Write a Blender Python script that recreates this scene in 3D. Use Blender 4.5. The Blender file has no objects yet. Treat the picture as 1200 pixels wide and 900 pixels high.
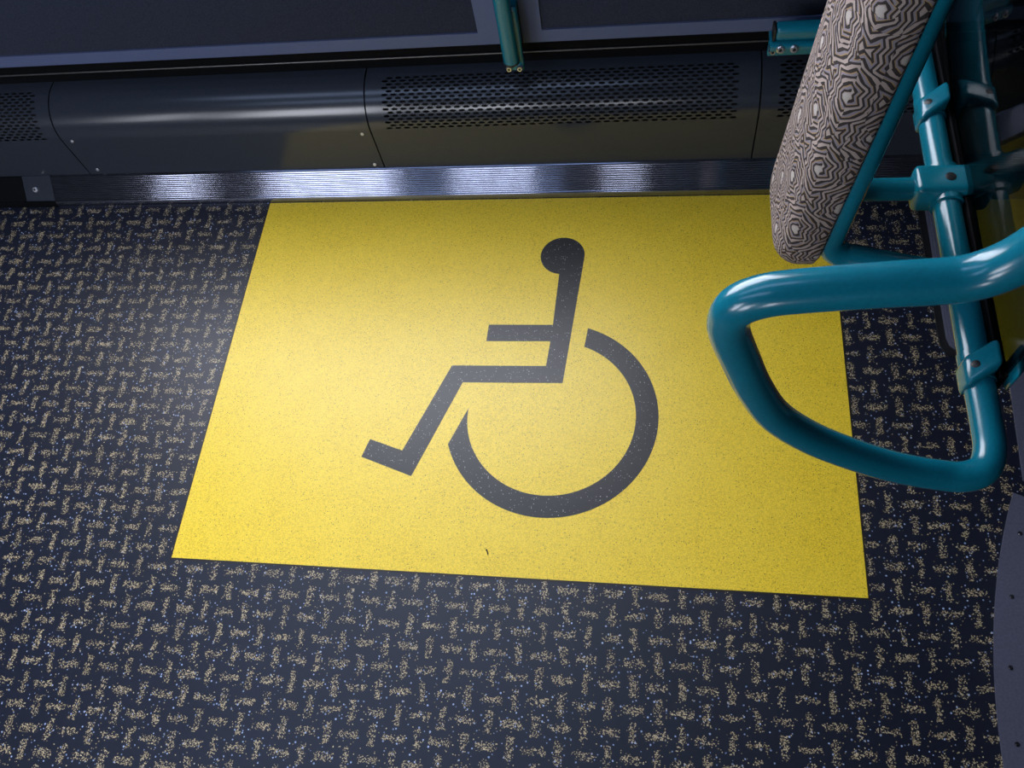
import bpy, bmesh, math, random
from mathutils import Vector, Matrix

random.seed(7)
scene = bpy.context.scene
COL = scene.collection
PI = math.pi

# ---------------------------------------------------------------- camera
R3 = ((0.9865297, -0.0196557, 0.1623973), (0.0910889, 0.8906101, -0.4455519), (-0.1358750, 0.4543427, 0.8804037))
cam_data = bpy.data.cameras.new('camera')
cam_data.sensor_width = 36.0
cam_data.lens = 970.0 / 1200.0 * 36.0
cam_data.clip_start = 0.02
cam = bpy.data.objects.new('camera', cam_data)
COL.objects.link(cam)
cam.matrix_world = Matrix.Translation((0, 0, 1.55)) @ Matrix(R3).to_4x4()
scene.camera = cam

scene.view_settings.view_transform = 'Standard'
scene.view_settings.look = 'None'
scene.view_settings.gamma = 1.0
scene.view_settings.use_curve_mapping = False
scene.view_settings.exposure = 0.0
try:
    scene.cycles.use_denoising = True
    scene.cycles.max_bounces = 8
    scene.cycles.sample_clamp_indirect = 8.0
except Exception:
    pass


# ---------------------------------------------------------------- node helper
class Nodes:
    def __init__(self, name):
        self.m = bpy.data.materials.new(name)
        self.m.use_nodes = True
        self.t = self.m.node_tree
        self.t.nodes.clear()
        self.out = self.t.nodes.new('ShaderNodeOutputMaterial')

    def put(self, sock, v):
        if hasattr(v, 'is_output'):
            self.t.links.new(v, sock)
        elif v is not None:
            if isinstance(v, (tuple, list)) and len(v) == 3 and sock.type == 'RGBA':
                v = (*v, 1.0)
            sock.default_value = v

    def math(self, op, a, b=None, c=None, clamp=False):
        n = self.t.nodes.new('ShaderNodeMath')
        n.operation = op
        n.use_clamp = clamp
        for i, v in enumerate((a, b, c)):
            if v is not None:
                self.put(n.inputs[i], v)
        return n.outputs[0]

    def coords(self, kind='Object'):
        n = self.t.nodes.new('ShaderNodeTexCoord')
        return n.outputs[kind]

    def xyz(self, v):
        n = self.t.nodes.new('ShaderNodeSeparateXYZ')
        self.put(n.inputs[0], v)
        return n.outputs[0], n.outputs[1], n.outputs[2]

    def vec(self, x, y, z=0.0):
        n = self.t.nodes.new('ShaderNodeCombineXYZ')
        for i, v in enumerate((x, y, z)):
            self.put(n.inputs[i], v)
        return n.outputs[0]

    def noise(self, vec, scale, detail=2.0, rough=0.5):
        n = self.t.nodes.new('ShaderNodeTexNoise')
        self.put(n.inputs['Vector'], vec)
        n.inputs['Scale'].default_value = scale
        n.inputs['Detail'].default_value = detail
        n.inputs['Roughness'].default_value = rough
        return n.outputs[0]

    def voronoi(self, vec, scale, rnd=1.0, dims='2D', metric='EUCLIDEAN'):
        n = self.t.nodes.new('ShaderNodeTexVoronoi')
        n.voronoi_dimensions = dims
        n.distance = metric
        self.put(n.inputs['Vector'], vec)
        n.inputs['Scale'].default_value = scale
        n.inputs['Randomness'].default_value = rnd
        return n.outputs['Distance'], n.outputs['Color']

    def rng(self, v, a, b, lo=0.0, hi=1.0, smooth=True):
        n = self.t.nodes.new('ShaderNodeMapRange')
        n.interpolation_type = 'SMOOTHSTEP' if smooth else 'LINEAR'
        self.put(n.inputs[0], v)
        for i, x in enumerate((a, b, lo, hi)):
            n.inputs[i + 1].default_value = x
        return n.outputs[0]

    def mix(self, f, a, b):
        n = self.t.nodes.new('ShaderNodeMix')
        n.data_type = 'RGBA'
        self.put(n.inputs[0], f)
        self.put(n.inputs[6], a)
        self.put(n.inputs[7], b)
        return n.outputs[2]

    def rgb(self, c):
        n = self.t.nodes.new('ShaderNodeSeparateColor')
        self.put(n.inputs[0], c)
        return n.outputs[0], n.outputs[1], n.outputs[2]

    def bump(self, h, strength=0.2, dist=0.001):
        n = self.t.nodes.new('ShaderNodeBump')
        n.inputs['Strength'].default_value = strength
        n.inputs['Distance'].default_value = dist
        self.put(n.inputs['Height'], h)
        return n.outputs[0]

    def pbr(self, color, rough=0.5, metal=0.0, normal=None, spec=0.5, coat=0.0, sheen=0.0):
        n = self.t.nodes.new('ShaderNodeBsdfPrincipled')
        self.put(n.inputs['Base Color'], color)
        self.put(n.inputs['Roughness'], rough)
        self.put(n.inputs['Metallic'], metal)
        self.put(n.inputs['Specular IOR Level'], spec)
        if coat:
            n.inputs['Coat Weight'].default_value = coat
            n.inputs['Coat Roughness'].default_value = 0.05
        if sheen:
            n.inputs['Sheen Weight'].default_value = sheen
        if normal is not None:
            self.put(n.inputs['Normal'], normal)
        self.t.links.new(n.outputs[0], self.out.inputs[0])
        return self.m


def plain(name, color, rough=0.5, metal=0.0, spec=0.5, coat=0.0, grain=0.12, gscale=60.0):
    """a painted, moulded or rolled surface with a faint procedural mottling"""
    N = Nodes(name)
    f = N.noise(N.coords('Object'), gscale, 3.0)
    c = N.mix(N.rng(f, 0.3, 0.7), tuple(x * (1 - grain) for x in color), tuple(min(1, x * (1 + grain)) for x in color))
    return N.pbr(c, rough, metal, None, spec, coat)


# ---------------------------------------------------------------- materials
def vinyl_floor():
    N = Nodes('speckled_vinyl')
    P = N.coords('Object')
    x, y, z = N.xyz(P)
    wob = N.noise(P, 45.0, 1.0)
    wob2 = N.noise(N.vec(N.math('ADD', x, 7.3), y), 45.0, 1.0)
    cw, ch = 0.0418, 0.0397
    u = N.math('DIVIDE', N.math('ADD', x, 0.3497), cw)
    v = N.math('DIVIDE', N.math('ADD', y, -0.2738), ch)
    i = N.math('FLOOR', N.math('ADD', u, 0.5))
    j = N.math('FLOOR', N.math('ADD', v, 0.5))
    par = N.math('PINGPONG', N.math('ADD', i, j), 1.0)          # 0 upright dash, 1 level dash
    lx = N.math('ADD', N.math('MULTIPLY', N.math('SUBTRACT', u, i), cw), N.math('MULTIPLY', N.math('SUBTRACT', wob, 0.5), 0.012))
    ly = N.math('ADD', N.math('MULTIPLY', N.math('SUBTRACT', v, j), ch), N.math('MULTIPLY', N.math('SUBTRACT', wob2, 0.5), 0.012))
    ax, ay = N.math('ABSOLUTE', lx), N.math('ABSOLUTE', ly)
    inv = N.math('SUBTRACT', 1.0, par)
    along = N.math('ADD', N.math('MULTIPLY', ax, par), N.math('MULTIPLY', ay, inv))
    across = N.math('ADD', N.math('MULTIPLY', ay, par), N.math('MULTIPLY', ax, inv))
    a = N.rng(along, 0.014, 0.0245, 1.0, 0.0)
    b = N.rng(across, 0.002, 0.0095, 1.0, 0.0)
    dens = N.math('ADD', N.math('MULTIPLY', N.math('MULTIPLY', a, b), 0.52), 0.016)
    d1, c1 = N.voronoi(N.vec(x, y), 1 / 0.0021)
    r, g, bb = N.rgb(c1)
    tan = N.math('MULTIPLY', N.math('LESS_THAN', r, dens), N.math('LESS_THAN', d1, N.math('ADD', N.math('MULTIPLY', bb, 0.2), 0.40)))
    tancol = N.mix(g, (0.17, 0.13, 0.065), (0.58, 0.475, 0.29))
    d2, c2 = N.voronoi(N.vec(x, y), 1 / 0.0052)
    r2, g2, b2 = N.rgb(c2)
    blue = N.math('MULTIPLY', N.math('LESS_THAN', r2, 0.075), N.math('LESS_THAN', d2, N.math('ADD', N.math('MULTIPLY', b2, 0.2), 0.14)))
    bluecol = N.mix(g2, (0.12, 0.165, 0.27), (0.36, 0.44, 0.66))
    base = N.mix(N.noise(P, 9.0, 3.0), (0.0048, 0.0072, 0.0160), (0.0072, 0.0105, 0.0235))
    c = N.mix(blue, base, bluecol)
    c = N.mix(tan, c, tancol)
    gr = N.noise(P, 900.0, 1.0)
    return N.pbr(c, 0.40, 0.0, N.bump(gr, 0.12, 0.0006), 0.52)


def yellow_vinyl(name='yellow_vinyl'):
    N = Nodes(name)
    P = N.coords('Object')
    x, y, z = N.xyz(P)
    n1 = N.noise(P, 520.0, 2.0, 0.7)
    n2 = N.noise(P, 14.0, 4.0, 0.6)
    c = N.mix(N.rng(n1, 0.30, 0.62), (0.50, 0.340, 0.012), (0.88, 0.625, 0.028))
    c = N.mix(N.rng(n2, 0.25, 0.75, 0.0, 0.25), c, (0.88, 0.67, 0.06))
    d, cc = N.voronoi(N.vec(x, y), 1 / 0.0045)
    r, g, b = N.rgb(cc)
    dk = N.math('MULTIPLY', N.math('LESS_THAN', r, 0.05), N.math('LESS_THAN', d, 0.22))
    c = N.mix(dk, c, (0.20, 0.14, 0.01))
    gr = N.noise(P, 800.0, 1.0)
    return N.pbr(c, 0.40, 0.0, N.bump(gr, 0.15, 0.0006), 0.60)


def black_print():
    N = Nodes('black_vinyl_inlay')
    P = N.coords('Object')
    x, y, z = N.xyz(P)
    d, cc = N.voronoi(N.vec(x, y), 1 / 0.0042)
    r, g, b = N.rgb(cc)
    sp = N.math('MULTIPLY', N.math('LESS_THAN', r, 0.16), N.math('LESS_THAN', d, N.math('ADD', N.math('MULTIPLY', b, 0.16), 0.08)))
    c = N.mix(sp, (0.009, 0.009, 0.011), N.mix(g, (0.12, 0.12, 0.13), (0.50, 0.48, 0.46)))
    gr = N.noise(P, 800.0, 1.0)
    return N.pbr(c, 0.40, 0.0, N.bump(gr, 0.12, 0.0006), 0.52)


def moquette():
    """woven maze of nested stripes"""
    N = Nodes('moquette_fabric')
    uv = N.coords('UV')
    x, y, z = N.xyz(uv)
    jog = N.math('MULTIPLY', N.math('FLOOR', N.math('MULTIPLY', N.noise(N.vec(x, y), 22.0, 0.0), 6.0)), 0.0055)
    y = N.math('ADD', y, jog)
    pw, ph = 0.080, 0.104
    v = N.math('DIVIDE', y, ph)
    zig = N.math('MULTIPLY', N.math('PINGPONG', N.math('MULTIPLY', v, 6.0), 0.5), 0.09)
    u = N.math('ADD', N.math('DIVIDE', x, pw), zig)

    def cell(ou, ov):
        a = N.math('PINGPONG', N.math('ADD', u, ou), 0.5)
        b = N.math('PINGPONG', N.math('ADD', v, ov), 0.5)
        return N.math('MAXIMUM', N.math('MULTIPLY', a, 1.05), N.math('ADD', N.math('MULTIPLY', a, 0.52), N.math('MULTIPLY', b, 0.86)))
    d = N.math('MINIMUM', cell(0.0, 0.0), cell(0.5, 0.5))
    ring = N.math('MULTIPLY', d, 15.0)
    fr = N.math('FRACT', ring)
    odd = N.math('PINGPONG', N.math('FLOOR', ring), 1.0)
    dark = N.math('LESS_THAN', fr, 0.47)
    light = N.mix(odd, (0.35, 0.28, 0.245), (0.215, 0.19, 0.21))
    och = N.math('MULTIPLY', N.math('GREATER_THAN', fr, 0.86), odd)
    light = N.mix(och, light, (0.33, 0.215, 0.09))
    core = N.math('LESS_THAN', ring, 0.8)
    c = N.mix(dark, light, (0.022, 0.017, 0.016))
    c = N.mix(core, c, (0.42, 0.38, 0.34))
    weave = N.noise(N.vec(N.math('MULTIPLY', x, 1.0), y), 1500.0, 1.0)
    c = N.mix(N.rng(weave, 0.35, 0.7, 0.0, 0.35), c, (0.12, 0.10, 0.095))
    h = N.math('ADD', N.math('MULTIPLY', N.math('SUBTRACT', 1.0, dark), 1.0), N.math('MULTIPLY', weave, 0.4))
    return N.pbr(c, 0.92, 0.0, N.bump(h, 0.35, 0.0008), 0.15)


def carpet():
    N = Nodes('navy_carpet')
    P = N.coords('Object')
    f = N.noise(P, 650.0, 2.0, 0.7)
    c = N.mix(N.rng(f, 0.3, 0.7), (0.008, 0.011, 0.023), (0.030, 0.038, 0.068))
    return N.pbr(c, 0.95, 0.0, N.bump(f, 0.4, 0.002), 0.15, sheen=0.1)


def smoked_glass():
    N = Nodes('smoked_glass')
    tr = N.t.nodes.new('ShaderNodeBsdfTransparent')
    f = N.noise(N.coords('Object'), 3.0, 1.0)
    N.put(tr.inputs[0], N.mix(f, (0.33, 0.36, 0.36), (0.37, 0.40, 0.40)))
    gl = N.t.nodes.new('ShaderNodeBsdfGlossy')
    gl.inputs['Roughness'].default_value = 0.02
    fr = N.t.nodes.new('ShaderNodeFresnel')
    geo = N.t.nodes.new('ShaderNodeNewGeometry')
    N.put(fr.inputs[0], N.rng(geo.outputs['Backfacing'], 0.0, 1.0, 1.15, 1 / 1.15, False))   # same glass seen from either face
    mx = N.t.nodes.new('ShaderNodeMixShader')
    N.t.links.new(fr.outputs[0], mx.inputs[0])
    N.t.links.new(tr.outputs[0], mx.inputs[1])
    N.t.links.new(gl.outputs[0], mx.inputs[2])
    N.t.links.new(mx.outputs[0], N.out.inputs[0])
    return N.m


M = dict(
    floor=vinyl_floor(), yellow=yellow_vinyl(), print=black_print(), moquette=moquette(), carpet=carpet(),
    seam=plain('mat_seam', (0.012, 0.008, 0.006), 0.5),
    teal=plain('teal_enamel', (0.003, 0.135, 0.195), 0.21, 0.0, 0.5, 0.12, 0.05, 300.0),
    heater=plain('heater_enamel', (0.026, 0.032, 0.044), 0.21, 0.0, 0.52, 0.0, 0.05, 200.0),
    void=plain('duct_interior', (0.004, 0.004, 0.005), 0.9),
    recess=plain('near_black_recess', (0.0025, 0.0028, 0.0035), 0.85, 0.0, 0.1),  # so dark because the panel gap's shade is put into the colour
    alu=plain('ribbed_aluminium', (0.22, 0.235, 0.30), 0.09, 0.95, 0.5, 0.0, 0.08, 30.0),
    steel=plain('bolt_steel', (0.62, 0.63, 0.68), 0.38, 1.0),
    black=plain('black_rubber', (0.008, 0.008, 0.009), 0.45),
    rivet=plain('dark_rivet_steel', (0.07, 0.07, 0.085), 0.2, 0.9),
    seal=plain('matt_seal', (0.006, 0.006, 0.007), 0.9, 0.0, 0.08),
    plastic=plain('lilac_grey_plastic', (0.078, 0.100, 0.190), 0.55, 0.0, 0.3, 0.0, 0.06, 400.0),
    plate=plain('lilac_grey_metal', (0.080, 0.085, 0.125), 0.55, 0.0, 0.4, 0.0, 0.10, 250.0),
    podium=plain('podium_covering', (0.020, 0.021, 0.028), 0.6),
    glass=smoked_glass(),
    trim=plain('grey_trim_bead', (0.10, 0.10, 0.10), 0.3, 0.6),
    shell=plain('backrest_shell', (0.010, 0.010, 0.012), 0.5),
    wall=plain('wall_lining', (0.05, 0.053, 0.065), 0.6),
    ceiling=plain('ceiling_lining', (0.13, 0.135, 0.15), 0.6),
    asphalt=plain('street_asphalt', (0.16, 0.16, 0.165), 0.9, 0.0, 0.3, 0.0, 0.3, 40.0),
)


def added_ceiling_glow():  # blue emission for the added ceiling panels, no known source
    N = Nodes('added_ceiling_glow')
    e = N.t.nodes.new('ShaderNodeEmission')
    f = N.noise(N.coords('Object'), 4.0, 1.0)
    N.put(e.inputs[0], N.mix(f, (0.46, 0.62, 1.0), (0.52, 0.68, 1.0)))
    e.inputs[1].default_value = 3.6
    N.t.links.new(e.outputs[0], N.out.inputs[0])
    return N.m
M['glow'] = added_ceiling_glow()


# ---------------------------------------------------------------- mesh helpers
def link(name, bm, mat, parent=None, smooth=True, angle=35.0):
    bmesh.ops.remove_doubles(bm, verts=bm.verts, dist=1e-6)
    bmesh.ops.recalc_face_normals(bm, faces=bm.faces)
    me = bpy.data.meshes.new(name)
    bm.to_mesh(me)
    bm.free()
    me.materials.append(M[mat])
    if smooth:
        for p in me.polygons:
            p.use_smooth = True
        me.set_sharp_from_angle(angle=math.radians(angle))
    o = bpy.data.objects.new(name, me)
    COL.objects.link(o)
    if parent is not None:
        o.parent = parent
        o.matrix_parent_inverse = parent_world(parent).inverted()
    return o


def parent_world(o):
    m = Matrix.Translation(o.location)
    p = o.parent
    return m if p is None else parent_world(p) @ o.matrix_parent_inverse @ m


def tag(o, label=None, cat=None, group=None, kind=None):
    if label: o['label'] = label
    if cat: o['category'] = cat
    if group: o['group'] = group
    if kind: o['kind'] = kind
    return o


def thing(name, loc, label, cat, group=None):
    o = bpy.data.objects.new(name, None)
    o.empty_display_size = 0.05
    o.location = loc
    COL.objects.link(o)
    return tag(o, label, cat, group)


def box(bm, lo, hi, bev=0.0, seg=3):
    lo, hi = Vector(lo), Vector(hi)
    c, s = (lo + hi) / 2, hi - lo
    r = bmesh.ops.create_cube(bm, size=1.0, matrix=Matrix.Translation(c) @ Matrix.Diagonal((*s, 1)))
    if bev:
        es = list({e for v in r['verts'] for e in v.link_edges})
        bmesh.ops.bevel(bm, geom=es, offset=bev, segments=seg, profile=0.5, affect='EDGES')


def cyl(bm, a, b, r, seg=24, r2=None):
    a, b = Vector(a), Vector(b)
    d = b - a
    q = d.to_track_quat('Z', 'Y').to_matrix().to_4x4()
    bmesh.ops.create_cone(bm, cap_ends=True, segments=seg, radius1=r, radius2=r if r2 is None else r2, depth=d.length,
                          matrix=Matrix.Translation((a + b) / 2) @ q)


def spline(pts, n=10):
    """Catmull-Rom through the points"""
    P = [Vector(p) for p in pts]
    P = [P[0] * 2 - P[1]] + P + [P[-1] * 2 - P[-2]]
    out = []
    for k in range(1, len(P) - 2):
        p0, p1, p2, p3 = P[k - 1:k + 3]
        for s in range(n):
            t = s / n
            out.append(0.5 * ((2 * p1) + (p2 - p0) * t + (2 * p0 - 5 * p1 + 4 * p2 - p3) * t * t + (3 * p1 - p0 - 3 * p2 + p3) * t ** 3))
    out.append(P[-2])
    return out


def bends(pts, rad, n=12):
    """polyline with its corners rounded to bends of the given radius"""
    P = [Vector(p) for p in pts]
    if not isinstance(rad, (list, tuple)):
        rad = [rad] * (len(P) - 2)
    out = [P[0]]
    for k in range(1, len(P) - 1):
        a, b = (P[k - 1] - P[k]).normalized(), (P[k + 1] - P[k]).normalized()
        ang = a.angle(b)
        t = rad[k - 1] / math.tan(ang / 2)
        c = P[k] + (a + b).normalized() * (rad[k - 1] / math.sin(ang / 2))
        s, e = P[k] + a * t - c, P[k] + b * t - c
        tot = s.angle(e)
        ax = s.cross(e).normalized()
        for q in range(n + 1):
            out.append(c + Matrix.Rotation(tot * q / n, 3, ax) @ s)
    out.append(P[-1])
    return out


def tube(bm, path, r, seg=28):
    path = [Vector(p) for p in path]
    n = len(path)
    T = [(path[min(k + 1, n - 1)] - path[max(k - 1, 0)]).normalized() for k in range(n)]
    u = T[0].orthogonal().normalized()
    rings = []
    for k in range(n):
        if k:
            q = T[k - 1].rotation_difference(T[k])
            u = q @ u
        u = (u - T[k] * u.dot(T[k])).normalized()
        w = T[k].cross(u)
        rings.append([bm.verts.new(path[k] + (u * math.cos(2 * PI * s / seg) + w * math.sin(2 * PI * s / seg)) * r) for s in range(seg)])
    for k in range(n - 1):
        for s in range(seg):
            t = (s + 1) % seg
            bm.faces.new((rings[k][s], rings[k][t], rings[k + 1][t], rings[k + 1][s]))
    bm.faces.new(rings[0])
    bm.faces.new(rings[-1])


def slab(bm, poly, z0, z1):
    """prism over a polygon on the floor"""
    lo = [bm.verts.new((p[0], p[1], z0)) for p in poly]
    hi = [bm.verts.new((p[0], p[1], z1)) for p in poly]
    n = len(poly)
    bm.faces.new(hi)
    bm.faces.new(list(reversed(lo)))
    for k in range(n):
        bm.faces.new((lo[k], lo[(k + 1) % n], hi[(k + 1) % n], hi[k]))


def sweep_x(bm, prof, x0, x1, closed=False):
    """profile of (y, z) points run along x"""
    A = [bm.verts.new((x0, y, z)) for y, z in prof]
    B = [bm.verts.new((x1, y, z)) for y, z in prof]
    n = len(prof)
    for k in range(n if closed else n - 1):
        j = (k + 1) % n
        bm.faces.new((A[k], A[j], B[j], B[k]))
    if closed:
        bm.faces.new(A)
        bm.faces.new(list(reversed(B)))


def screw(name, pos, direc, r, h, parent, mat='steel', socket=True):
    """domed screw head with a socket, pointing along direc"""
    bm = bmesh.new()
    p, d = Vector(pos), Vector(direc).normalized()
    cyl(bm, p - d * 0.002, p + d * h * 0.6, r, 20)
    cyl(bm, p + d * h * 0.6, p + d * h, r, 20, r * 0.72)
    o = link(name, bm, mat, parent, True, 30)
    if socket:
        bm = bmesh.new()
        cyl(bm, p + d * h * 0.9, p + d * (h + 0.0004), r * 0.45, 6)
        s = link('socket', bm, 'black', o, False)
        tag(s, 'black hexagonal socket')
    return o


# ================================================================= SETTING
YW = 1.2834          # foot of the kick strip
bm = bmesh.new()
box(bm, (-4.2, -1.15, -0.04), (2.4, 1.46, 0.0))
tag(link('floor', bm, 'floor', None, False), 'dark vinyl floor with basket weave of tan speckles', kind='structure')

# bus shell: side walls with window openings, roof, ends
def wall_with_openings(name, y0, y1, opens, label):
    bm = bmesh.new()
    xs = sorted({-4.2, 2.4} | {v for o in opens for v in o[:2]})
    for a, b in zip(xs[:-1], xs[1:]):
        o = [q for q in opens if q[0] <= a and q[1] >= b]
        if o:
            box(bm, (a, y0, 0.0), (b, y1, o[0][2]))
            box(bm, (a, y0, o[0][3]), (b, y1, 2.25))
        else:
            box(bm, (a, y0, 0.0), (b, y1, 2.25))
    tag(link(name, bm, 'wall', None, False), label, kind='structure')

NEAR = [(-1.95, -0.04, 0.88, 1.92)]
FAR = [(-2.98, -2.66, 0.85, 1.85), (-2.30, -1.45, 0.85, 1.85), (-1.15, -0.62, 0.85, 1.40), (-0.30, -0.02, 0.88, 1.25)]
wall_with_openings('wall_back', 1.46, 1.52, NEAR, 'bus side wall behind the heater covers')
wall_with_openings('wall_front', -1.21, -1.15, FAR, 'opposite bus side wall with the doorway')
bm = bmesh.new(); box(bm, (-4.2, -1.21, 2.25), (2.4, 1.52, 2.30))
tag(link('ceiling', bm, 'ceiling', None, False), 'pale bus ceiling', kind='structure')
for nm, a, b in (('wall_left', -4.26, -4.2), ('wall_right', 2.4, 2.46)):
    bm = bmesh.new(); box(bm, (a, -1.21, 0.0), (b, 1.52, 2.30))
    tag(link(nm, bm, 'wall', None, False), 'end wall of the bus saloon', kind='structure')
k = 0
for opens, ya, yb in ((NEAR, 1.455, 1.525), (FAR, -1.215, -1.145)):
    for x0, x1, z0, z1 in opens:
        k += 1
        bm = bmesh.new()
        w = 0.03
        box(bm, (x0, ya, z0), (x0 + w, yb, z1)); box(bm, (x1 - w, ya, z0), (x1, yb, z1))
        box(bm, (x0, ya, z0), (x1, yb, z0 + w)); box(bm, (x0, ya, z1 - w), (x1, yb, z1))
        tag(link('window_%d' % k, bm, 'black', None, False), 'black rubber window surround', kind='structure')
        L = bpy.data.lights.new('window_daylight', 'AREA')
        L.shape = 'RECTANGLE'; L.size = x1 - x0; L.size_y = z1 - z0
        L.cycles.is_portal = True
        lo = bpy.data.objects.new('window_daylight', L)
        COL.objects.link(lo)
        s = 1 if ya > 0 else -1
        lo.location = ((x0 + x1) / 2, (yb if s > 0 else ya) + s * 0.02, (z0 + z1) / 2)
        lo.rotation_euler = (-PI / 2 if s > 0 else PI / 2, 0, 0)
bm = bmesh.new(); box(bm, (-30, -30, -0.45), (30, 30, -0.40))
tag(link('ground', bm, 'asphalt', None, False), 'asphalt street outside the bus', kind='structure')

# glowing ceiling panels out of view, added to give the floor a bluish sheen
for k_, (x0, x1, y0, y1) in enumerate(((-2.1, -0.10, 0.55, 0.85), (-2.1, -0.50, -0.35, -0.05))):
    bm = bmesh.new()
    box(bm, (x0, y0, 2.225), (x1, y1, 2.252), 0.01, 2)
    tag(link('trim_%d' % (11 + k_), bm, 'glow', None), 'added unseen lamp cover along the bus ceiling', kind='structure')

# daylight
W = bpy.data.worlds.new('world'); scene.world = W
W.use_nodes = True
bg = W.node_tree.nodes['Background']
bg.inputs[0].default_value = (0.87, 0.90, 1.0, 1.0)
bg.inputs[1].default_value = 13.2

# ================================================================= FLOOR MARKINGS
mx0, mx1, my0, my1 = -0.950, 0.392, 0.373, 1.282
bm = bmesh.new()
slab(bm, [(mx0, my0), (mx1, my0), (mx1, my1), (mx0, my1)], 0.0, 0.0010)
mat = link('wheelchair_bay_mat', bm, 'yellow', None, False)
tag(mat, 'bright yellow floor mat with black wheelchair symbol', 'floor mat')
bm = bmesh.new()
e = 0.0035
slab(bm, [(mx0 - e, my0 - e), (mx1 + e, my0 - e), (mx1 + e, my0), (mx0 - e, my0)], 0.0, 0.0006)
slab(bm, [(mx0 - e, my0), (mx0, my0), (mx0, my1), (mx0 - e, my1)], 0.0, 0.0006)
slab(bm, [(mx1, my0), (mx1 + e, my0), (mx1 + e, my1), (mx1, my1)], 0.0, 0.0006)
tag(link('edge_seam', bm, 'seam', mat, False), 'dark weld seam around the yellow mat')

# wheelchair symbol
hc, hr = Vector((-0.199, 1.1153)), 0.0505
fig = []
head = [(hc.x + hr * math.cos(a), hc.y + hr * math.sin(a)) for a in [math.radians(t) for t in range(0, 266, 6)]]
fig += head
fig += [(-0.2035, 1.0650), (-0.2085, 0.9310), (-0.3511, 0.9300), (-0.3525, 0.8880), (-0.2112, 0.8895), (-0.2161, 0.8285),
        (-0.4218, 0.8262), (-0.5025, 0.6235), (-0.5765, 0.6470), (-0.5885, 0.6065), (-0.4750, 0.5680), (-0.3930, 0.7855), (-0.1780, 0.7885)]
bm = bmesh.new()
slab(bm, fig, 0.0008, 0.0014)
bm.normal_update(); bmesh.ops.triangulate(bm, faces=[f for f in bm.faces if len(f.verts) > 4])
tag(link('pictogram_figure', bm, 'print', mat, False), 'black seated figure of the wheelchair symbol')
wc = Vector((-0.1985, 0.7130)); ro, ri = 0.2205, 0.1750
ang = lambda p: math.atan2(p[1] - wc.y, p[0] - wc.x)
a_o0, a_i0 = ang((-0.1299, 0.9274)), ang((-0.135, 0.8825))
a_o1, a_i1 = ang((-0.409, 0.6406)) - 0 * PI, ang((-0.3792, 0.7257))
a_o1 = a_o1 if a_o1 < 0 else a_o1 - 2 * PI
a_i1 = a_i1 - 2 * PI if a_i1 > 0 else a_i1
n = 72
O = [(wc.x + ro * math.cos(a_o0 + (a_o1 - a_o0) * t / n), wc.y + ro * math.sin(a_o0 + (a_o1 - a_o0) * t / n)) for t in range(n + 1)]
I = [(wc.x + ri * math.cos(a_i0 + (a_i1 - a_i0) * t / n), wc.y + ri * math.sin(a_i0 + (a_i1 - a_i0) * t / n)) for t in range(n + 1)]
bm = bmesh.new()
for t in range(n):
    slab(bm, [O[t], O[t + 1], I[t + 1], I[t]], 0.0008, 0.0014)
tag(link('pictogram_wheel', bm, 'print', mat, False), 'black open wheel ring of the wheelchair symbol')

bm = bmesh.new()
slab(bm, [(0.697, 1.282), (0.688, 0.805), (0.715, 0.835), (0.80, 0.975), (1.15, 1.282)], 0.0, 0.0010)
m2 = link('corner_mat', bm, 'yellow', None, False)
tag(m2, 'dim yellow floor mat seen behind the smoked glass', 'floor mat')
# the small dark fleck lying on the mat
bm = bmesh.new()
tube(bm, spline([(-0.303, 0.424, 0.0022), (-0.300, 0.419, 0.0024), (-0.2985, 0.414, 0.0022)], 5), 0.0012, 8)
tag(link('dirt_fleck', bm, 'seam'), 'tiny dark fleck lying near bottom edge of yellow mat', 'fleck')

# ================================================================= KICK STRIP
kick = thing('kick_strip', (-0.4, YW + 0.02, 0.0), 'ribbed aluminium kick strip along foot of heater covers', 'kick strip')
XL, XR = -1.545, 1.55
bm = bmesh.new()
prof = [(YW + 0.0005, 0.0), (YW - 0.0005, 0.004), (YW, 0.0165), (YW + 0.001, 0.0185), (YW + 0.003, 0.0205)]
ya, za, yb, zb = YW + 0.004, 0.0200, 1.329, 0.0635
nr = 12
tx, tz = (yb - ya), (zb - za)
ln = math.hypot(tx, tz); nx, nz = -tz / ln, tx / ln
for r in range(nr):
    for s in range(7):
        t = (r + (s + 0.5) / 7) / nr
        hgt = 0.00055 * math.sin(PI * (s + 0.5) / 7)
        prof.append((ya + tx * t + nx * hgt, za + tz * t + nz * hgt))
prof += [(1.331, 0.0655), (1.345, 0.0655)]
sweep_x(bm, prof, XL, XR)
tag(link('ribbed_profile', bm, 'alu', kick, True, 80), 'silvery ribbed sloping face')
# left end: dark channel, end plate and its screw
bm = bmesh.new()
sweep_x(bm, [(YW, 0.0), (YW, 0.018), (YW + 0.004, 0.020), (1.329, 0.0635), (1.345, 0.0655), (1.345, 0.0)], -2.05, -1.628, True)
box(bm, (-2.05, YW - 0.001, 0.0), (XL, YW + 0.004, 0.019))
tag(link('channel', bm, 'recess', kick, False), 'black open channel at the left end')
bm = bmesh.new()
sweep_x(bm, [(YW + 0.002, 0.0), (YW + 0.002, 0.018), (YW + 0.006, 0.021), (1.331, 0.0645), (1.345, 0.0645), (1.345, 0.0)], -1.628, XL - 0.0005, True)
ep = link('end_plate', bm, 'heater', kick, False)
screw('screw', (-1.594, 1.3065, 0.0415), (0, -0.7, 0.7), 0.007, 0.004, ep)

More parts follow.
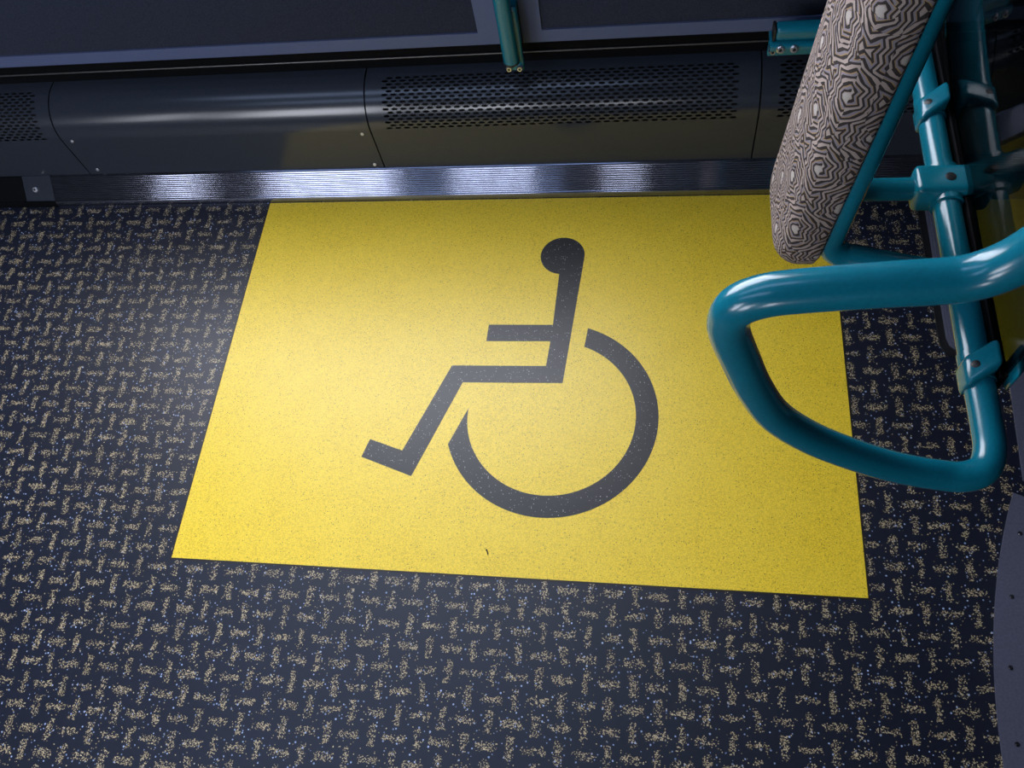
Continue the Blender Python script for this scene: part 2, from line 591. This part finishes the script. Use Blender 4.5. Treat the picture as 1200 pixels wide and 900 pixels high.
# ================================================================= HEATER COVERS
YD, ZA, RA = 1.333, 0.185, 0.090      # face, start of the curve, radius
def duct_pt(s, off=0.0):
    """point of the cover's skin at arc length s above the curve's start (negative: down the face)"""
    if s <= 0:
        return (YD + off, ZA + s)
    th = s / RA
    if th <= PI / 2:
        return (YD + RA - (RA - off) * math.cos(th), ZA + (RA - off) * math.sin(th))
    return (YD + RA + (s - RA * PI / 2), ZA + RA - off)

def cover(x0, x1, label, grille=None, screws=(), seam=True):
    t = thing('heater_cover', ((x0 + x1) / 2, YD + 0.06, 0.064), label, 'heater cover', 'dark heater covers along the wall foot')
    g = 0.0016
    x0 += g; x1 -= g
    bm = bmesh.new()
    sb, st = -0.121, RA * PI / 2 + 0.03
    def strip(xa, xb, s0, s1):
        k = max(2, int((s1 - s0) / 0.006))
        sweep_x(bm, [duct_pt(s0 + (s1 - s0) * i / k) for i in range(k + 1)], xa, xb)
    if grille is None:
        strip(x0, x1, sb, 0.0); strip(x0, x1, 0.0, st)
    else:
        gx0, gx1 = grille
        s0, s1 = 0.004, 0.126
        strip(x0, x1, sb, s0)
        strip(x0, x1, s1, st)
        strip(x0, gx0, s0, s1)
        strip(gx1, x1, s0, s1)
        rows = 16
        rh = (s1 - s0) / rows
        cols = round((gx1 - gx0) / 0.0205)
        cw = (gx1 - gx0) / cols
        def V(x, s): 
            y, z = duct_pt(s)
            return bm.verts.new((x, y, z))
        for r in range(rows):
            a, b = s0 + r * rh, s0 + (r + 1) * rh
            m = (a + b) / 2
            odd = r % 2
            edges = [gx0] + ([gx0 + cw * (c + 0.5) for c in range(cols)] if odd else [gx0 + cw * c for c in range(1, cols)]) + [gx1]
            for xa, xb in zip(edges[:-1], edges[1:]):
                if xb - xa < cw * 0.9:
                    bm.faces.new((V(xa, a), V(xb, a), V(xb, b), V(xa, b)))
                    continue
                c = (xa + xb) / 2
                hw, hh = cw * 0.395, rh * 0.33
                q = hw * 0.52
                inner = [(c - hw, m), (c - q, m - hh), (c + q, m - hh), (c + hw, m), (c + q, m + hh), (c - q, m + hh)]
                outer = [(xa, m), (xa, a), (xb, a), (xb, m), (xb, b), (xa, b)]
                vi = [V(*p) for p in inner]; vo = [V(*p) for p in outer]
                for k in range(6):
                    j = (k + 1) % 6
                    bm.faces.new((vo[k], vo[j], vi[j], vi[k]))
    name = 'grille_panel' if grille else 'cover_panel'
    sh = link(name, bm, 'heater', t, True, 30)
    # exact normals of the rolled sheet
    nor = []
    for v in sh.data.vertices:
        y, z = v.co.y, v.co.z
        if z <= ZA + 1e-6: nor.append((0, -1, 0))
        elif y >= YD + RA: nor.append((0, 0, 1))
        else: nor.append(Vector((0, y - YD - RA, z - ZA)).normalized())
    up = sum(p.normal.dot(Vector(nor[p.vertices[0]])) for p in sh.data.polygons)
    if up < 0: sh.data.flip_normals()
    for p in sh.data.polygons:
        if p.normal.dot(Vector(nor[p.vertices[0]])) < 0: p.flip()
    sh.data.normals_split_custom_set_from_vertices(nor)
    if grille:
        sh['label'] = 'perforated dark metal cover with rows of slots'
    # return edges at both ends give the sheet its thickness
    n_ = 26
    for xa, xb in ((x0, x0 + 0.0015), (x1 - 0.0015, x1)):
        bm = bmesh.new()
        A = [duct_pt(sb + (st - sb) * i / n_, 0.0004) for i in range(n_ + 1)]
        B = [duct_pt(sb + (st - sb) * i / n_, 0.012) for i in range(n_ + 1)]
        sweep_x(bm, A + B[::-1], xa, xb, True)
        tag(link('return_edge', bm, 'void', t, True, 30), 'black folded edge')
    bm = bmesh.new()
    sweep_x(bm, [duct_pt(sb + (st - sb) * i / n_, 0.028) for i in range(n_ + 1)] + [(1.45, 0.245), (1.45, 0.066)], x0 + 0.002, x1 - 0.002, True)
    tag(link('inner_duct', bm, 'void', t, True, 30), 'black duct interior')
    for (x, z) in screws:
        screw('screw', (x, YD, z), (0, -1, 0.25), 0.0042, 0.0022, t, socket=False)['label'] = 'bright screw head'
    return t

X1, X2, X3 = -1.428, -0.640, 0.219
cover(-2.20, X1, 'perforated dark heater cover at far left end of wall', (-2.16, -1.462), [])
cover(X1, X2, 'plain dark heater cover with bright highlight, left of long grille', None, [(X1 + 0.026, 0.183), (X1 + 0.030, 0.082), (X2 - 0.022, 0.178), (X2 - 0.022, 0.076)])
cover(X2, X3, 'perforated dark heater cover in middle, between plain cover and backrest', (-0.603, 0.177), [])
cover(X3, 1.10, 'perforated dark heater cover behind the padded backrest', (0.253, 1.05), [])

bm = bmesh.new()
cyl(bm, (-2.1, 1.4335, 0.302), (1.5, 1.4335, 0.302), 0.0022, 12)
tag(link('trim_1', bm, 'trim', None), 'thin shiny bead in dark gap under wall panels', kind='structure')
bm = bmesh.new(); box(bm, (-2.2, 1.4455, 0.27), (1.6, 1.4595, 0.84)); box(bm, (-2.2, 1.436, 0.2755), (1.6, 1.4455, 0.334))  # fills the gap below the panels, its shadow painted in
tag(link('trim_2', bm, 'recess', None, False), 'backing behind the wall panels, shade of the gap painted near-black', kind='structure')

# ================================================================= WALL PANELS
def wall_panel(x0, x1, ix0, ix1, label):
    t = thing('wall_panel', ((x0 + x1) / 2, 1.42, 0.34), label, 'wall panel', 'carpeted wall panels under the windows')
    zb_, zt, iz0 = 0.346, 0.845, 0.3755
    bm = bmesh.new()
    fr, bk = 1.410, 1.444
    for lo, hi in (((x0, fr, zb_), (x1, bk, iz0)), ((x0, fr, zt - 0.035), (x1, bk, zt)),
                   ((x0, fr, iz0), (ix0, bk, zt - 0.035)), ((ix1, fr, iz0), (x1, bk, zt - 0.035))):
        box(bm, lo, hi)
    link('panel_frame', bm, 'plastic', t, False)['label'] = 'lilac grey moulded border'
    bm = bmesh.new()
    box(bm, (ix0, 1.4135, iz0), (ix1, 1.440, zt - 0.035), 0.002, 2)
    link('carpet_inset', bm, 'carpet', t)['label'] = 'dark navy carpet facing'
wall_panel(-2.2, -0.301, -2.15, -0.364, 'long carpeted wall panel left of the teal handrail')
wall_panel(-0.272, 0.60, -0.230, 0.56, 'carpeted wall panel right of handrail, above the long grille')
wall_panel(0.606, 1.6, 0.65, 1.55, 'dark carpeted wall panel behind the smoked glass')

# ================================================================= HANDRAIL ON THE WALL
hx, hy = -0.291, 1.352
h = thing('wall_handrail', (hx, hy, 0.36), 'upright teal handrail bolted to wall between two carpeted panels', 'handrail')
bm = bmesh.new()
cyl(bm, (hx, hy, 0.353), (hx, hy, 1.95), 0.0165, 32)
link('rail_tube', bm, 'teal', h)
bm = bmesh.new(); cyl(bm, (hx, hy, 0.3495), (hx, hy, 0.3535), 0.0170, 32)
tag(link('end_ring', bm, 'black', h), 'black ring under the tube')
bm = bmesh.new()
box(bm, (hx - 0.017, hy + 0.006, 0.318), (hx + 0.024, hy + 0.020, 0.47), 0.006, 3)
box(bm, (hx - 0.012, hy + 0.018, 0.345), (hx + 0.018, 1.446, 0.45), 0.003, 2)
fp = link('foot_plate', bm, 'teal', h)
for dx in (-0.008, 0.0145):
    screw('bolt', (hx + dx, hy + 0.006, 0.330), (0, -1, 0.1), 0.0068, 0.009, fp)

# bracket behind the backrest
b = thing('rail_bracket', (0.30, 1.34, 0.37), 'teal rail end on bolted bracket, half hidden behind padded backrest', 'bracket')
bm = bmesh.new()
box(bm, (0.222, 1.312, 0.402), (0.46, 1.342, 0.430), 0.008, 4)
link('rail_end', bm, 'teal', b)
bm = bmesh.new(); box(bm, (0.2175, 1.313, 0.403), (0.2235, 1.341, 0.429), 0.002, 2)
tag(link('end_cap', bm, 'black', b), 'black end cap')
bm = bmesh.new()
box(bm, (0.214, 1.303, 0.388), (0.46, 1.349, 0.401), 0.003, 2)
box(bm, (0.216, 1.340, 0.345), (0.46, 1.350, 0.395), 0.003, 2)
box(bm, (0.24, 1.349, 0.345), (0.44, 1.4095, 0.358), 0.002, 2)
bp = link('bracket_plate', bm, 'teal', b)
for x in (0.233, 0.258):
    screw('bolt', (x, 1.3035, 0.3945), (0, -1, 0.3), 0.0075, 0.006, bp)
screw('bolt', (0.2225, 1.335, 0.372), (0, -1, 0.2), 0.0068, 0.020, bp)

# ================================================================= TEAL GRAB RAIL FRAME
g = thing('grab_rail', (0.37, 0.36, 0.64), 'thick glossy teal tube rail bent into a D shaped loop', 'grab rail')
RT = 0.0170
Yl = 0.355
loop = [(0.3700, 0.90, 0.650), (0.3705, 0.70, 0.650), (0.3705, 0.50, 0.650), (0.3710, 0.415, 0.650), (0.3690, 0.383, 0.6495), (0.3590, 0.363, 0.6480), (0.3400, 0.3555, 0.6465),
        (0.314, Yl, 0.6500), (0.265, Yl, 0.6680), (0.214, Yl, 0.7000), (0.165, Yl, 0.7400), (0.123, Yl, 0.7910), (0.096, Yl, 0.8500), (0.0775, Yl, 0.9060),
        (0.0650, Yl, 0.9480), (0.0625, Yl, 0.9720), (0.0680, Yl, 0.9910), (0.0830, Yl, 1.0030), (0.107, Yl, 1.0100), (0.165, Yl, 1.0190), (0.200, Yl, 1.0230),
        (0.220, Yl, 1.0275), (0.236, Yl, 1.0380), (0.250, Yl, 1.0580), (0.262, Yl, 1.090), (0.272, Yl, 1.14), (0.282, Yl, 1.25), (0.290, Yl, 1.45), (0.295, Yl, 2.246)]
bm = bmesh.new()
tube(bm, spline([(0.3700, 1.449, 0.650)] + loop, 8), RT, 32)
link('rail_tube', bm, 'teal', g)
# cross fitting with its bars
cy_ = 0.750
bm = bmesh.new()
box(bm, (0.331, cy_ - 0.0225, 0.6285), (0.425, cy_ + 0.0225, 0.6735), 0.008, 4)
cyl(bm, (0.3705, cy_ - 0.029, 0.65), (0.3705, cy_ + 0.029, 0.65), 0.0205, 32)
ft = link('cross_fitting', bm, 'teal', g)
screw('bolt', (0.372, cy_, 0.6725), (0, 0, 1), 0.0065, 0.0022, ft, 'black', False)['label'] = 'black recessed bolt'
bm = bmesh.new(); cyl(bm, (0.42, cy_, 0.65), (0.92, cy_ + 0.0, 0.65), 0.0150, 28)
link('cross_bar', bm, 'teal', g)
# clamps that grip the glass
def glass_clamp(y):
    c = thing_part = None
    bm = bmesh.new()
    # a rounded saddle over the tube that reaches up to the pane
    def block(xa, xb, ya_, yb_, lo, hl, hr):
        base = [(xa, ya_ - 0.010), (xb, ya_ + 0.012), (xb, yb_), (xa, yb_ - 0.020)]
        A = [bm.verts.new((p[0], p[1], lo)) for p in base]
        B = [bm.verts.new((p[0], p[1], hl if p[0] == xa else hr)) for p in base]
        fs = [bm.faces.new(A[::-1]), bm.faces.new(B)]
        for k in range(4):
            j = (k + 1) % 4
            fs.append(bm.faces.new((A[k], A[j], B[j], B[k])))
        bmesh.ops.bevel(bm, geom=list({e for f in fs for e in f.edges}), offset=0.0075, segments=5, profile=0.5, affect='EDGES')
    block(0.3515, 0.3885, y - 0.022, y + 0.026, 0.634, 0.668, 0.684)
    block(0.3975, 0.4150, y - 0.020, y + 0.022, 0.640, 0.690, 0.682)
    cyl(bm, (0.3705, y - 0.018, 0.65), (0.3705, y + 0.018, 0.65), 0.0186, 32)
    o = link('glass_clamp', bm, 'teal', g, True, 40)
    screw('bolt', (0.3620, y - 0.006, 0.6705), (-0.5, 0, 0.9), 0.0058, 0.0022, o, 'black', False)['label'] = 'black recessed bolt'
glass_clamp(0.487)
glass_clamp(0.885)

# smoked glass
gp = thing('glass_partition', (0.408, 0.85, 0.614), 'dark smoked glass pane clamped upright to teal rail', 'glass pane')
bm = bmesh.new(); box(bm, (0.3900, 0.470, 0.6400), (0.3960, 1.40, 1.72), 0.0015, 2)
link('pane', bm, 'glass', gp)
bm = bmesh.new(); box(bm, (0.3883, 0.470, 0.5980), (0.3978, 1.40, 0.6640), 0.001, 1)
tag(link('edge_seal', bm, 'seal', gp), 'black seal along the lower edge')

# ================================================================= PADDED BACKREST
br = thing('padded_backrest', (0.215, 0.73, 0.62), 'upholstered backrest in beige and black maze pattern fabric', 'backrest')
LEAN = 0.075
def cushion():
    y0, y1, z0, z1, rc = 0.631, 0.805, 0.615, 1.33, 0.055
    xb, th, er = 0.207, 0.059, 0.030
    # rounded outline
    out = []
    cs = [((y0 + rc), (z0 + rc), 180), ((y1 - rc), (z0 + rc), 270), ((y1 - rc), (z1 - rc), 0), ((y0 + rc), (z1 - rc), 90)]
    for cy, cz, a0 in cs:
        for q in range(13):
            a = math.radians(a0 + 90 * q / 12)
            out.append((cy + rc * math.cos(a), cz + rc * math.sin(a), math.cos(a), math.sin(a)))
    # straight runs get extra points
    pts = []
    m = len(out)
    for k in range(m):
        a, b_ = out[k], out[(k + 1) % m]
        L = math.hypot(a[0] - b_[0], a[1] - b_[1])
        s = max(1, int(L / 0.02))
        for q in range(s):
            t = q / s
            pts.append(tuple(a[i] + (b_[i] - a[i]) * t for i in range(4)))
    cyc, czc = (y0 + y1) / 2, (z0 + z1) / 2
    rings = []      # (inset, depth from back, arc length)
    rings.append((0.004, 0.0, 0.0)); rings.append((0.0, 0.004, 0.005))
    base = th - er - 0.010
    rings.append((0.0, base * 0.5, 0.0)); rings.append((0.0, base, 0.0))
    for q in range(1, 11):
        a = PI / 2 * q / 10
        rings.append((er * (1 - math.cos(a)), base + er * math.sin(a), 0.0))
    arc = 0; prev = rings[0]; full = []
    for r in rings:
        arc += math.hypot(r[0] - prev[0], r[1] - prev[1]); full.append((r[0], r[1], arc)); prev = r
    total = arc
    bm = bmesh.new()
    uvl = bm.loops.layers.uv.new('UVMap')
    R_ = []; U_ = []
    for ins, dep, al in full:
        ring = []; us = []
        for (py, pz, ny, nz_) in pts:
            lean = (pz - 0.65) * LEAN
            ring.append(bm.verts.new((xb - dep + lean, py - ny * ins, pz - nz_ * ins)))
            o = (total - al) - er
            us.append((py + ny * o, pz + nz_ * o))
        R_.append(ring); U_.append(us)
    last = full[-1]
    for q in range(1, 8):
        f = 1 - q / 8
        ring = []; us = []
        for (py, pz, ny, nz_) in pts:
            ey, ez = py - ny * last[0], pz - nz_ * last[0]
            sy, sz = cyc + (ey - cyc) * f, czc + (ez - czc) * f
            ring.append(bm.verts.new((xb - last[1] - 0.010 * (1 - f * f) + (sz - 0.65) * LEAN, sy, sz)))
            us.append((sy, sz))
        R_.append(ring); U_.append(us)
    m = len(pts)
    for k in range(len(R_) - 1):
        for s in range(m):
            t = (s + 1) % m
            f = bm.faces.new((R_[k][s], R_[k][t], R_[k + 1][t], R_[k + 1][s]))
            for lp, uv in zip(f.loops, (U_[k][s], U_[k][t], U_[k + 1][t], U_[k + 1][s])):
                lp[uvl].uv = uv
    f = bm.faces.new(R_[-1])
    for lp, uv in zip(f.loops, U_[-1]):
        lp[uvl].uv = uv
    f = bm.faces.new(R_[0][::-1])
    for lp, uv in zip(f.loops, U_[0][::-1]):
        lp[uvl].uv = uv
    return bm
o = link('cushion', cushion(), 'moquette', br, True, 60)
o['label'] = 'beige and black woven maze cushion'
bm = bmesh.new()
box(bm, (0.2045, 0.675, 0.67), (0.219, 0.785, 1.30), 0.006, 3)
for v in bm.verts: v.co.x += (v.co.z - 0.65) * 0.062 + 0.003
tag(link('back_shell', bm, 'shell', br), 'black shell behind the cushion')
bm = bmesh.new()
tube(bm, bends([(0.3450, 0.6185, 0.650), (0.2165, 0.652, 0.648), (0.2160 + 0.75 * 0.058, 0.652, 1.40), (0.2160 + 0.75 * 0.058, 0.790, 1.40), (0.2160, 0.790, 0.66)], [0.030, 0.05, 0.05]), 0.0168, 28)
tag(link('frame_tube', bm, 'teal', br), 'teal tube frame behind the cushion')
bm = bmesh.new(); cyl(bm, (0.222, cy_, 0.65), (0.3308, cy_, 0.65), 0.0150, 28)
box(bm, (0.2195, cy_ - 0.025, 0.63), (0.2265, cy_ + 0.025, 0.72), 0.002, 2)
tag(link('support_bar', bm, 'teal', br), 'teal bar joining backrest to cross fitting')

# ================================================================= FLOOR FITTINGS AT THE RIGHT
fr_ = thing('floor_channel', (0.605, 1.08, 0.0), 'low lilac grey floor channel right of the yellow mat', 'floor channel')
bm = bmesh.new()
poly = [(0.590, 1.281), (0.590, 0.905), (0.594, 0.888), (0.603, 0.879), (0.615, 0.878), (0.625, 0.886), (0.628, 0.90), (0.628, 1.281)]
slab(bm, poly, 0.0, 0.020)
bmesh.ops.bevel(bm, geom=[e for e in bm.edges if all(v.co.z > 0.019 for v in e.verts)], offset=0.003, segments=2, affect='EDGES')
link('channel_cover', bm, 'plate', fr_)
bm = bmesh.new()
slab(bm, [(0.576, 1.281), (0.577, 0.89), (0.586, 0.868), (0.605, 0.862), (0.63, 0.872), (0.64, 0.90), (0.64, 1.281)], 0.0, 0.004)
tag(link('base_strip', bm, 'black', fr_), 'dark strip under the channel')

pod = thing('wheel_arch_podium', (0.80, 0.10, 0.0), 'curved lilac grey riveted flange at lower right floor edge', 'podium')
cxp, cyp, rp = 1.815, 0.115, 1.243
def arc(r, a0, a1, n):
    return [(cxp - r * math.cos(math.radians(a0 + (a1 - a0) * k / n)), cyp + r * math.sin(math.radians(a0 + (a1 - a0) * k / n))) for k in range(n + 1)]
bm = bmesh.new()
slab(bm, arc(rp, -24, 22.0, 48) + arc(rp - 0.0505, -24, 22.0, 48)[::-1], 0.0, 0.0035)
bm.normal_update(); bmesh.ops.triangulate(bm, faces=[f for f in bm.faces if len(f.verts) > 4])
fl = link('flange', bm, 'plate', pod, True, 30)
for a in (18.6, 13.0, 7.3, 1.7, -4.0, -9.5):
    q = arc(rp - 0.0245, a, a, 1)[0]
    screw('rivet', (q[0], q[1], 0.0030), (0, 0, 1), 0.0037, 0.0028, fl, 'rivet')
bm = bmesh.new()
A = arc(rp - 0.0505, -24, 22.0, 48)
A2 = arc(rp - 0.0575, -24, 22.0, 48)
slab(bm, A2 + [(1.5, 0.6), (1.5, -0.4)], 0.0, 0.30)
bm.normal_update(); bmesh.ops.triangulate(bm, faces=[f for f in bm.faces if len(f.verts) > 4])
tag(link('podium_wall', bm, 'podium', pod, True, 30), 'dark upright wall of the podium')
bm = bmesh.new()
slab(bm, A + A2[::-1], 0.0, 0.012)
bm.normal_update(); bmesh.ops.triangulate(bm, faces=[f for f in bm.faces if len(f.verts) > 4])
tag(link('sealing_bead', bm, 'black', pod, True, 30), 'black bead at the inner edge')

pl = thing('floor_plate', (0.80, 0.72, 0.0), 'grey screwed floor plate at right edge, above curved flange', 'floor plate')
bm = bmesh.new()
slab(bm, [(0.6945, 0.842), (0.6835, 0.605), (0.90, 0.605), (1.2, 0.64), (1.2, 0.842)], 0.0, 0.004)
fp2 = link('plate', bm, 'plate', pl, False)
screw('screw', (0.7128, 0.829, 0.0035), (0, 0, 1), 0.0038, 0.0024, fp2, 'rivet')
